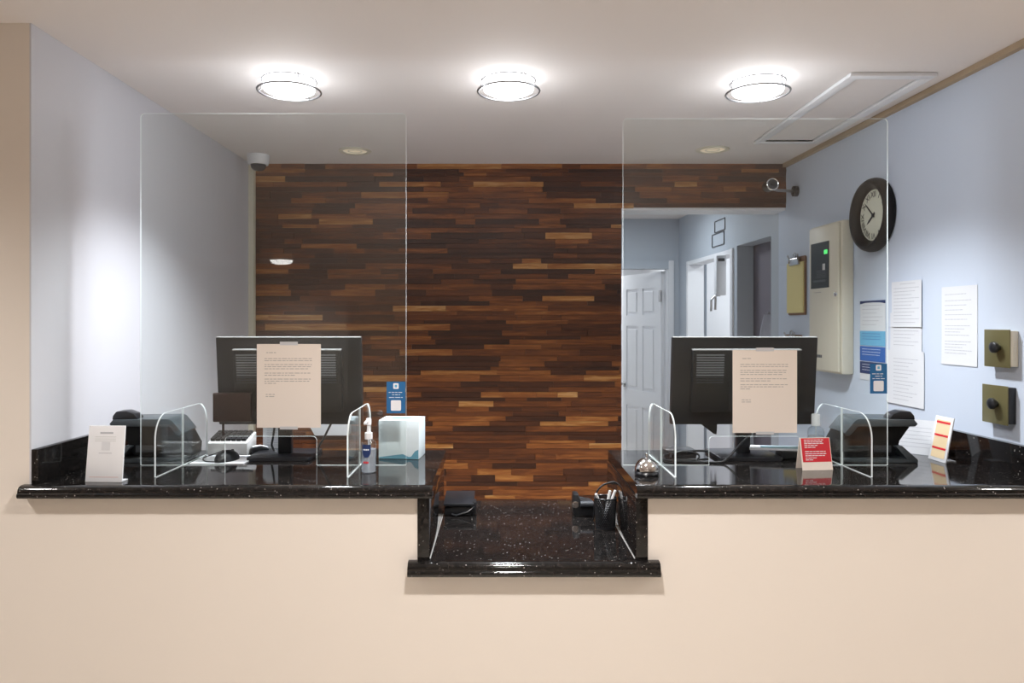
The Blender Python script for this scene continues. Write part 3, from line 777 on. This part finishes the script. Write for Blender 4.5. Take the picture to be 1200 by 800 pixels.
# ------------------------------------------------------------------ desk phones
def phone(s, x0, y0, label):
    t = thing('desk_phone', label, 'telephone', (x0, y0, ZU + .0005), s * math.radians(-4), 'black desk phones on the counter')
    k = 1 / 343.0
    def P(lst): return [(s * (a - 1025) * k, (545 - b) * k) for a, b in lst]
    q = MB(); q.prism(M_PHONEB, P([(982, 540), (981, 528), (990, 511), (1003, 499), (1060, 499), (1069, 500), (1054, 520), (1053, 528), (1049, 536), (1040, 540)]), .022, .135, bev=.0015); q.build('body', t)
    q = MB(); q.prism(M_PHONE, P([(989, 511), (1001, 496), (1005, 494), (1068, 494.5), (1072, 499.5), (1069, 502.5), (1004, 502.5), (994, 515)]), 0, .15, bev=.0015); q.build('face_plate', t)
    q = MB(); q.prism(M_BLACKS, P([(1040, 494), (1045, 488), (1054, 484.5), (1065, 485), (1069, 490), (1070, 495)]), .005, .06, bev=.004); q.build('handset', t)
    q = MB(); q.prism(M_PHONE, P([(1047, 526), (1054, 525), (1072, 541), (1072, 545), (1030, 545), (985, 545), (983, 541), (1030, 540.5), (1061, 541)]), 0, .14, bev=.001); q.build('foot', t)
    q = MB(); q.box(M_DGREY, *sorted((s * 0 * k, s * 20 * k)), .0205, .0225, 11 * k, 19 * k); q.build('rating_plate', t, smooth=False)
    return t


phone(1, 1.288, 2.535, 'black desk phone on the right counter near the price card')
phone(-1, -1.19, 2.535, 'black desk phone on the left counter behind the white card')
cord([(1.16, 2.70, ZU + .02), (1.12, 2.72, ZU + .045), (1.09, 2.72, ZU + .01), (1.07, 2.74, ZU + .004)], .003, 'short black phone cord curling beside the right phone')

# ------------------------------------------------------------------ cards and small things, left counter
p = at(121, 565, 2.225); w, h = .112, .166
t = thing('card_stand', 'white upright card stand at the front of the left counter', 'card stand', (p.x, 2.225, ZU + .0005), -.04)
q = MB(); q.prism(M_WHITE, [(-.0, 0), (.022, h), (.0255, h), (.0065, .004), (.036, .003), (.036, 0)], -w / 2, w / 2, axis='x', bev=.0006); q.build('holder', t)
def onslope(q, m_, x0, x1, z0, z1):
    f = lambda z: .022 * z / h - .0006
    q._add([(x0, f(z0), z0), (x1, f(z0), z0), (x1, f(z1), z1), (x0, f(z1), z1)], [(0, 1, 2, 3)], m_)
q = MB(); onslope(q, M_INKL, -.02, .02, .142, .147)
for k in range(3): onslope(q, mat('print_faint', rgb(205, 208, 208), .8), -.035, .03, .132 - k * .006, .1335 - k * .006)
onslope(q, M_PAPERW, -.013, .013, .093, .118)
onslope(q, M_INKL, -.02, .02, .084, .0855); onslope(q, mat('print_pink', rgb(222, 190, 186), .8), -.045, .045, .014, .0155); q.build('printed_text', t, smooth=False)

q = MB(); q.prism(M_PAPERW, rrect(-.092, .092, -.078, .078, .004), 0, .003, axis='z'); tag(q.build('mouse_pad', smooth=False), 'white mouse pad on the left counter under the black mouse', 'mouse pad', loc=(-.955, 2.585, ZU + .0005))
t = thing('computer_mouse', 'black computer mouse on the white pad', 'mouse', (-.94, 2.565, ZU + .0037), 1.3)
q = MB()
prof = []
n = 10
V, Fc = [], []
for i in range(n + 1):
    u = -1 + 2 * i / n; ww = .031 * math.sqrt(max(0, 1 - u * u * .93)) ; hh = .036 * math.sqrt(max(0, 1 - (u * .97) ** 2)) * (1 + .12 * u)
    for j in range(11):
        a = PI * j / 10; V.append((.055 * -u, ww * math.cos(a), hh * max(0, math.sin(a)) ** .8))
for i in range(n):
    for j in range(10): Fc.append((i * 11 + j, i * 11 + j + 1, (i + 1) * 11 + j + 1, (i + 1) * 11 + j))
Fc += [tuple(range(11)), tuple((n * 11 + j) for j in range(10, -1, -1))] + [tuple([i * 11 for i in range(n + 1)] + [i * 11 + 10 for i in range(n, -1, -1)])]
q._add(V, Fc, M_BLACK, True); q.build('shell', t)
q = MB(); q.tube(M_DGREY, [(.03, -.003, .027), (.03, .003, .027)], .006, 14); q.build('scroll_wheel', t)
cord([(-.955, 2.52, ZU + .006), (-1.0, 2.53, ZU + .006), (-1.035, 2.60, ZU + .006), (-1.02, 2.66, ZU + .008), (-.99, 2.668, ZU + .02)], .002, 'thin black mouse cord on the white pad')

# keypad machine
t = thing('keypad_machine', 'light grey desktop machine with rows of black keys behind the mouse', 'keyboard', (-.985, 2.672, ZU + .0005), .0)
ww, dd = .155, .105
q = MB(); q.prism(M_LGREY, [(0, 0), (0, .044), (.008, .048), (dd, .07), (dd, 0)], -ww * .42, ww * .5, axis='x', bev=.003); q.build('housing', t)
sl_ = (.07 - .048) / (dd - .008)
kf = MB()
for r in range(5):
    for cidx in range(7):
        x = -ww * .42 + .006 + cidx * .0187; y = .014 + r * .0175; z = .0475 + sl_ * (y - .008)
        mx = Matrix.Translation((x + .0075, y + .007, z)) @ Matrix.Rotation(math.atan(sl_), 4, 'X')
        kq = MB(); kq.prism(M_KEY, rrect(-.0078, .0078, -.007, .007, (.002), 2), .0005, .0115, axis='z', mx=mx); kq.build('key', t, smooth=False)
kf.bm.free()
t = thing('small_display', 'small dark maroon display fixed to the outer edge of the left monitor', 'display', (-.915, 2.565, 1.2))
q = MB(); q.box(M_MAROON, -.072, .06, -.01, .01, .008, .108, bev=.004); q.build('panel', t)
q = MB(); q.box(M_BLACK, -.02, .03, .0095, .0385, .03, .08); q.build('bracket', t, smooth=False)
q = MB(); q.tube(M_MAROON, [(-.04, .004, .01), (-.04, .004, -.04)], .004, 10); q.build('cable_stub', t)
# white standing sheet and stapler
p = at(316, 531, 2.74)
q = MB(); q.prism(M_PAPERW, [(-.045, 0), (.035, 0), (.035, .105), (.02, .118), (-.03, .118), (-.045, .10)], 0, .004)
for k in range(9): words(q, M_INKL, -.03, .025, .095 - k * .009, -.0002, .0018, .9)
tag(q.build('white_document', smooth=False), 'white printed sheet standing upright left of the left monitor post', 'document', loc=(-.835, 2.765, ZU + .0005))
t = thing('stapler', 'small black and white stapler left of the left monitor base', 'stapler', (-.875, 2.715, ZU + .0005), .5)
q = MB(); q.box(M_BLACK, -.03, .03, -.012, .012, 0, .006, bev=.002); q.build('base', t)
q = MB(); q.prism(M_BLACK, [(-.03, .007), (.03, .010), (.03, .017), (0, .026), (-.03, .022)], -.011, .011, bev=.003); q.build('arm', t)
q = MB(); q.prism(M_PAPERW, [(-.028, .024), (.002, .028), (.028, .02), (.028, .022), (.002, .031), (-.028, .027)], -.009, .009); q.build('top_cover', t)
p = at(226, 531, 2.74)
q = MB(); q.prism(M_PAPERW, [(-.032, 0), (.032, 0), (.012, .066), (-.018, .07)], 0, .03, bev=.002); tag(q.build('folded_card', smooth=False), 'small white folded card standing beside the left phone', 'card', loc=(-1.135, 2.72, ZU + .0005), rz=.1)
# pale reflection over the feature wall, built as an added white box
a, b = at(362, 510, YB - .1), at(408, 495, YB - .1)
t = thing('reflection_box', 'white box standing in for a pale reflection on the wood wall behind the left monitor', 'box', ((a.x + b.x) / 2, YB - .008, a.z))
q = MB(); w = (b.x - a.x) / 2; h = b.z - a.z; q.prism(M_PAPERW, [(-w * .7, 0), (w, 0), (w, h), (-w, h), (-w * .9, h * .6)], -.1, -.002, bev=.003); q.build('body', t)

# tissue box
t = thing('tissue_box', 'pale blue tissue carton at the inner end of the left counter', 'tissue box', (-.352, 2.60, ZU + .0005), -.09)
q = MB(); w, d_, h = .072, .115, .136; q.box(M_CARTON, -w, w, 0, d_, 0, h, bev=.002); q.build('carton', t)
q = MB()
q.prism(M_TEAL, [(-w + .002, .001), (w - .002, .001), (w - .002, .034), (w * .8, .028), (w * .62, .010), (w * .5, .008), (w * .2, .018), (-w * .2, .014), (-w + .002, .006)], -.0006, -.0001); q.build('wave_print', t, smooth=False)
q = MB(); q.prism(M_TEAL, rrect(-.04, .04, .04, .075, .017), h, h + .0006, axis='z'); q.build('opening', t, smooth=False)


# sanitizer bottles
def bottle(x, y, h, r, label, pump):
    t = thing('sanitizer_bottle', label, 'bottle', (x, y, ZU + .0005), 0, None)
    b = h * (.62 if pump else .74)
    q = MB(); q.lathe(M_CLEARP, [(0, .0), (r * .9, 0), (r, .004), (r, b * .82), (r * .9, b * .92), (r * .45, b), (r * .42, b + .004)], seg=32, cap=False); q.build('body', t)
    q = MB(); q.lathe(M_GEL, [(0, .002), (r * .9, .003), (r * .93, .006), (r * .93, b * .7), (0, b * .7)], seg=32, cap=False); q.build('gel', t)
    if pump:
        q = MB(); q.lathe(M_WHITE, [(r * .5, b), (r * .52, b + .006), (r * .5, b + .02), (r * .25, b + .022), (r * .22, h - .022), (r * .35, h - .02), (r * .35, h - .004), (r * .28, h)], seg=24); q.tube(M_WHITE, [(0, 0, h - .01), (-.006, -.012, h - .009), (-.008, -.026, h - .015)], .004); q.build('pump', t)
        q = MB(); q.tube(M_WHITE, [(0, 0, .01), (0, 0, b)], .002, 8); q.build('dip_tube', t)
    else:
        q = MB(); q.lathe(M_WHITE, [(r * .45, b), (r * .52, b + .002), (r * .52, h - .004), (r * .47, h)], seg=24); q.build('cap', t)
    # label wrapped on the front
    def wrap(m_, pts, rr, nm):
        q = MB(); v = [(rr * math.sin(a), -rr * math.cos(a), z) for a, z in pts]; q._add(v, [tuple(range(len(v)))], m_); return q.build(nm, t, smooth=False)
    if pump:
        for k in range(6): pass
        q = MB()
        rows2 = [(.86, 1.0), (.78, 1.0), (.62, 1.0), (.55, .8), (.48, .45)]
        for (f0, s0), (f1, s1) in zip(rows2[:-1], rows2[1:]):
            for k in range(6):
                a0, a1 = -.75 + k * .2, -.75 + (k + 1) * .2; c0 = -.15
                A = lambda a, s: c0 + (a - c0) * s
                v = [((r + .0005) * math.sin(A(a0, s0)), -(r + .0005) * math.cos(A(a0, s0)), b * f0), ((r + .0005) * math.sin(A(a1, s0)), -(r + .0005) * math.cos(A(a1, s0)), b * f0), ((r + .0005) * math.sin(A(a1, s1)), -(r + .0005) * math.cos(A(a1, s1)), b * f1), ((r + .0005) * math.sin(A(a0, s1)), -(r + .0005) * math.cos(A(a0, s1)), b * f1)]
                q._add(v, [(0, 1, 2, 3)], M_NAVY)
        for k in range(4):
            a0 = -.55 + k * .2; q._add([((r + .0009) * math.sin(a), -(r + .0009) * math.cos(a), b * z) for a, z in ((a0, .69), (a0 + .15, .69), (a0 + .15, .73), (a0, .73))], [(0, 1, 2, 3)], M_INKW)
        q.build('blue_badge', t, smooth=False)
        q = MB()
        for k in range(4):
            a0 = -.6 + k * .2; q._add([((r + .0006) * math.sin(a), -(r + .0006) * math.cos(a), b * z) for a, z in ((a0, .3), (a0 + .16, .3), (a0 + .16, .36), (a0, .36))], [(0, 1, 2, 3)], M_RED)
        q.build('red_print', t, smooth=False)
    else:
        q = MB()
        for k in range(6):
            a0 = -.9 + k * .3; q._add([((r + .0005) * math.sin(a), -(r + .0005) * math.cos(a), b * z) for a, z in ((a0, .25), (a0 + .3, .25), (a0 + .3, .62), (a0, .62))], [(0, 1, 2, 3)], M_PAPERW)
        q.build('white_label', t, smooth=False)


p = at(432, 553, 2.372); bottle(p.x, 2.372, .172, .024, 'clear pump bottle with a blue badge in front of the left screen', True)
p = at(956, 535, 2.60); bottle(p.x, 2.60, .158, .028, 'clear bottle with a white cap behind the red card', False)

# ------------------------------------------------------------------ right counter
p = at(758, 557, 2.335)
t = thing('service_bell', 'chrome service bell on the inner corner of the right counter', 'bell', (.464, 2.335, ZU + .0005))
q = MB(); q.lathe(M_BLACKS, [(0, 0), (.036, 0), (.038, .006), (.035, .012), (.030, .016)], cap=False); q.build('base', t)
q = MB(); q.lathe(M_CHROME, [(.037, .014), (.0375, .019), (.034, .032), (.027, .043), (.016, .050), (.005, .053), (0, .053)], cap=False); q.build('dome', t)
q = MB(); q.lathe(M_CHROME, [(.003, .052), (.003, .060), (.006, .062), (.006, .065), (0, .067)], seg=20, cap=False); q.build('plunger', t)

p = at(952, 548, 2.43)
t = thing('tent_card', 'red folded tent card with white print in front of the right screen', 'card', (p.x + .004, 2.425, ZU + .0005), .12)
w, h = .052, .102
q = MB(); q.prism(M_PAPER, [(-.022, 0), (-.0015, h), (.0015, h), (.022, 0), (.0205, 0), (0, h - .006), (-.0205, 0)], -w, w, axis='x'); q.build('folded_sheet', t, smooth=False)
def onf(q, m_, x0, x1, z0, z1, o=.0004):
    f = lambda z: -.022 + .0205 * z / h - o
    q._add([(x0, f(z0), z0), (x1, f(z0), z0), (x1, f(z1), z1), (x0, f(z1), z1)], [(0, 1, 2, 3)], m_)
q = MB(); onf(q, M_RED, -w + .004, w - .002, .026, h - .001); q.build('red_face', t, smooth=False)
q = MB()
for z, x1 in ((.094, .03), (.088, .02), (.083, .022), (.077, .0), (.071, -.01), (.058, .03), (.051, .036), (.045, .03), (.038, -.005), (.032, -.012)):
    x = -w + .014
    while x < x1:
        l = random.uniform(.006, .014); onf(q, M_INKW, x, x + l, z, z + .0022, .0007); x += l + .002
q.build('printed_text', t, smooth=False)

q = MB()
for (pts, m_) in (([(-.1, -.02), (.1, -.04), (.105, .03), (-.085, .05)], M_PAPERW),):
    q.prism(m_, pts, 0, .006, axis='z')
q.prism(mat('teal_cover', rgb(120, 150, 158), .4), [(-.06, -.012), (.095, -.033), (.1, .024), (-.05, .035)], .006, .0068, axis='z')
tag(q.build('brochure_stack', smooth=False), 'white and teal brochures lying at the right of the right monitor base', 'brochures', loc=(.985, 2.632, ZU + .030), rz=-.08)
q = MB(); q.box(M_BLACK, -.055, .055, -.035, .045, 0, .0295, bev=.004); tag(q.build('black_tray', smooth=False), 'low black box under the teal brochures', 'tray', loc=(1.045, 2.625, ZU + .0003), rz=-.08)

t = thing('price_card', 'slanted white framed card with red bands by the right wall', 'card', (1.512, 2.567, ZU + .0005), RZ)
w, h = .049, .155; tl = math.atan(.03 / .155); mx = Matrix.Rotation(-tl, 4, 'X')
q = MB(); q.box(M_PAPERW, -w, w, 0, .004, 0, h, bev=.0008, mx=mx); q.box(M_PAPERW, -.02, .02, .006, .055, .0, .003); q.build('frame', t)
q = MB(); q.box(M_BEIGE, -w + .012, w - .012, -.0006, 0, .012, h - .012, mx=mx); q.build('insert', t, smooth=False)
for k in range(3):
    q = MB(); zz = h - .02 - k * .045; q.box(M_RED, -w + .012, w - .012, -.0011, -.0006, zz - .004, zz + .003, mx=mx); q.build('red_band', t, smooth=False)
q = MB(); mx = Matrix.Rotation(math.radians(-10), 4, 'X')
q.box(M_PAPERW, -.085, .085, 0, .002, 0, .125, mx=mx)
for k in range(6): q.box(M_INKL, -.06 + .01 * (k % 2), .05, -.0003, 0, .025 + k * .014, .0266 + k * .014, mx=mx)
tag(q.build('loose_sheet', smooth=False), 'white sheet leaning behind the right phone and the price card', 'sheet', loc=(1.512, 2.70, ZU + .001), rz=RZ + .75)

# ------------------------------------------------------------------ low shelf
def terminal(x, y, s, label):
    t = thing('card_terminal', label, 'card terminal', (x, y, ZL + .0005), 0, 'black terminals on the low shelf')
    k = s
    q = MB(); q.prism(M_BLACK, [(-.05, 0), (.045, 0), (.05, .01), (.052, .035), (.046, .04), (-.05, .04)], 0, .13 * k, axis='x' if False else 'y', bev=.003)
    q.build('body', t)
    return t


t = thing('card_terminal', 'flat black card terminal with a glossy lid on the left of the low shelf', 'card terminal', (-.142, 2.70, ZL + .0005))
q = MB(); q.box(M_BLACK, -.058, .042, 0, .14, 0, .032, bev=.005); q.build('body', t)
q = MB(); mx = Matrix.Translation((0, -.012, .036)) @ Matrix.Rotation(.1, 4, 'X'); q.box(M_BLACKS, -.06, .05, 0, .15, 0, .01, bev=.003, mx=mx); q.build('lid', t)
q = MB(); q.tube(M_BLACKS, [(-.03, -.012, .008), (-.012, -.016, .005), (.01, -.013, .012), (.03, -.01, .017), (.048, -.002, .03), (.056, .02, .045)], .0035, 8); q.build('cord', t)
q = MB(); q.box(M_BLACK, .044, .058, .0, .05, .001, .05, bev=.003); q.build('side_slot', t)
t = thing('tape_dispenser', 'black tape dispenser beside the pen cup on the low shelf', 'tape dispenser', (.306, 2.69, ZL + .0005))
q = MB(); q.prism(M_BLACK, [(-.036, 0), (.036, 0), (.036, .05), (.02, .055), (-.016, .055), (-.016, .078), (-.036, .08), (-.038, .04)], 0, .06, bev=.004); q.build('body', t)
q = MB(); q.tube(M_DGREY, [(-.012, -.004, .046), (.034, -.004, .046)], .011, 20); q.build('roller', t)
q = MB(); q.lathe(M_CHROME, [(.012, 0), (.012, .004), (0, .005)], (-.03, -.0, .043), 20, 'y', cap=False); q.build('hub', t)
# pen cup: open wire mesh
t = thing('pen_cup', 'black wire mesh pen cup on the right of the low shelf', 'pen cup', (.364, 2.545, ZL + .0005))
r0, r1, h = .032, .037, .105
q = MB(); N = 40
for k in range(N):
    for d in (-1, 1):
        pts = []
        for i in range(11):
            f = i / 10; rr = r0 + (r1 - r0) * f; a = 2 * PI * k / N + d * f * 1.3
            pts.append((rr * math.cos(a), rr * math.sin(a), .004 + (h - .008) * f))
        q.tube(M_BLACK, pts, .0017, 4, cap=False)
q.build('wire_mesh', t, smooth=False)
q = MB(); q.ring(M_BLACKS, (0, 0, h - .002), r1, .0025); q.build('rim', t)
q = MB(); q.lathe(M_BLACKS, [(0, 0), (r0 + .001, 0), (r0 + .002, .008), (r0 - .001, .008), (0, .003)], cap=False); q.build('base', t)
base = Vector((.364, 2.545, ZL + .0005))
for a, b, lab in (((.010, .0, .006), (-.034, -.008, .118), 'white pen leaning to the left in the mesh cup'), ((-.008, .006, .006), (.018, .010, .125), 'white pen standing at the middle of the mesh cup'), ((-.012, -.006, .006), (.034, -.002, .128), 'white pen leaning right, tallest of the mesh cup pens')):
    A, B = Vector(a), Vector(b); dv = B - A
    t = thing('pen', lab, 'pen', base + A, 0, 'white pens in the mesh cup')
    q = MB(); q.tube(M_PAPERW, [dv * .1, dv * .62], .0042, 12); q.build('barrel', t)
    q = MB(); q.tube(M_LGREY, [dv * .62, dv * .985, dv], .005, 12, rs=[.005, .005, .003]); q.build('cap', t)
    q = MB(); q.tube(M_STEEL, [Vector((0, 0, 0)) + dv * .012, dv * .1], .002, 8, rs=[.0008, .004]); q.build('tip', t)
cord([(.335, 2.64, ZL + .004), at(697, 590, 2.62), at(699, 577, 2.62), at(707, 568, 2.62), at(720, 564.5, 2.62), (.397, 2.62, EYE - (567 - CY) * 2.62 / F)], .0035, 'black cord arching over the pen cup from the tape dispenser', group=None)

# ------------------------------------------------------------------ corridor things
# thin wire frames above the lit doorway
a = rw(843, 287)
t = thing('wire_frame', 'thin dark double frame on the corridor wall above the lit doorway', 'frame', (wx(5.28), 5.28, 2.10), RZ)
q = MB()
for (x0, x1, z0, z1) in ((-.16, .1, 0, .09), (-.1, .12, .1, .18)):
    for p0, p1 in (((x0, z0), (x1, z0)), ((x1, z0), (x1, z1)), ((x1, z1), (x0, z1)), ((x0, z1), (x0, z0))): q.tube(M_DGREY, [(p0[0], -.004, p0[1]), (p1[0], -.004, p1[1])], .0035, 6)
q.build('wire', t)
# hanging white box with forked grey bracket
x, y = 1.535, 5.16
t = thing('hanging_dispenser', 'white narrow box with a grey forked bracket in the lit doorway', 'dispenser', (x, y, 1.74))
q = MB(); q.box(M_WHITE, -.035, .035, -.03, .03, .0, .275, bev=.006); q.build('box', t)
q = MB(); q.box(M_DGREY, -.022, .022, -.034, -.03, .235, .255); q.build('latch', t, smooth=False)
q = MB(); q.tube(M_STEEL, [(-.0, 0, .0), (-.03, 0, -.0), (-.06, 0, -.03), (-.062, 0, -.11)], .008); q.tube(M_STEEL, [(-.01, 0, .03), (-.03, 0, .0), (-.032, 0, -.10)], .008); q.build('bracket', t)
# cabinet in the side room
t = thing('white_cabinet', 'white tall cabinet with a dark handle seen through the lit doorway', 'cabinet', (2.50, 6.0, 0))
q = MB(); q.box(M_WHITE, -.16, .12, 0, .25, 0, 1.66, bev=.004); q.build('body', t)
q = MB(); q.box(M_LGREY, -.13, .09, -.018, 0, .05, 1.62, bev=.003); d = q.build('door', t)
q = MB(); q.box(M_DGREY, -.06, -.03, -.026, -.018, 1.5, 1.61, bev=.002); q.build('handle', d)
# cloth hung on the plum door
t = thing('hanging_coat', 'pale grey cloth hanging on the plum door', 'cloth', (wx(4.55) + .085, 4.55, 1.10), RZ)
q = MB(); V, Fc = [], []; nu, nv = 16, 12
for i in range(nv + 1):
    f = i / nv; half = .04 + .15 * (1 - (1 - min(1, (1 - f) * 1.6)) ** 2)
    for j in range(nu + 1):
        u = -1 + 2 * j / nu
        V.append((u * half, -.02 - .025 * (1 - u * u) - .012 * math.sin(u * 9 + f * 2), f * .5 - .03 * (1 - u * u) * 0))
for i in range(nv):
    for j in range(nu): k = i * (nu + 1) + j; Fc.append((k, k + 1, k + nu + 2, k + nu + 1))
n_ = len(V); V += [(a, .0, c) for a, b, c in V]; Fc += [tuple(n_ + i for i in reversed(f)) for f in Fc]
edge = [j for j in range(nu + 1)] + [i * (nu + 1) + nu for i in range(1, nv + 1)] + [nv * (nu + 1) + j for j in range(nu - 1, -1, -1)] + [i * (nu + 1) for i in range(nv - 1, 0, -1)]
for a, b in zip(edge, edge[1:] + edge[:1]): Fc.append((a, b, b + n_, a + n_))
q._add(V, Fc, M_CLOTH, True); q.build('fabric', t)
q = MB(); q.tube(M_STEEL, [(0, .026, .5), (0, -.02, .5), (0, -.026, .515)], .005); q.build('hook', t)
# dark cabinet in the far room, seen past the open door
t = thing('dark_cabinet', 'dark cabinet in the far room left of the open white door', 'cabinet', (1.12, 8.55, 0))
q = MB(); q.box(M_MAROON, -.45, .35, 0, .5, .06, 1.80, bev=.004); q.build('body', t); q = MB(); q.box(M_MAROON, -.44, -.06, -.018, 0, .1, 1.76, bev=.002); q.build('door', t); q = MB(); q.box(M_MAROON, -.05, .34, -.018, 0, .1, 1.76, bev=.002); q.build('door', t)
q = MB(); q.box(M_BLACK, -.42, .32, .03, .47, 0, .06); q.build('plinth', t)
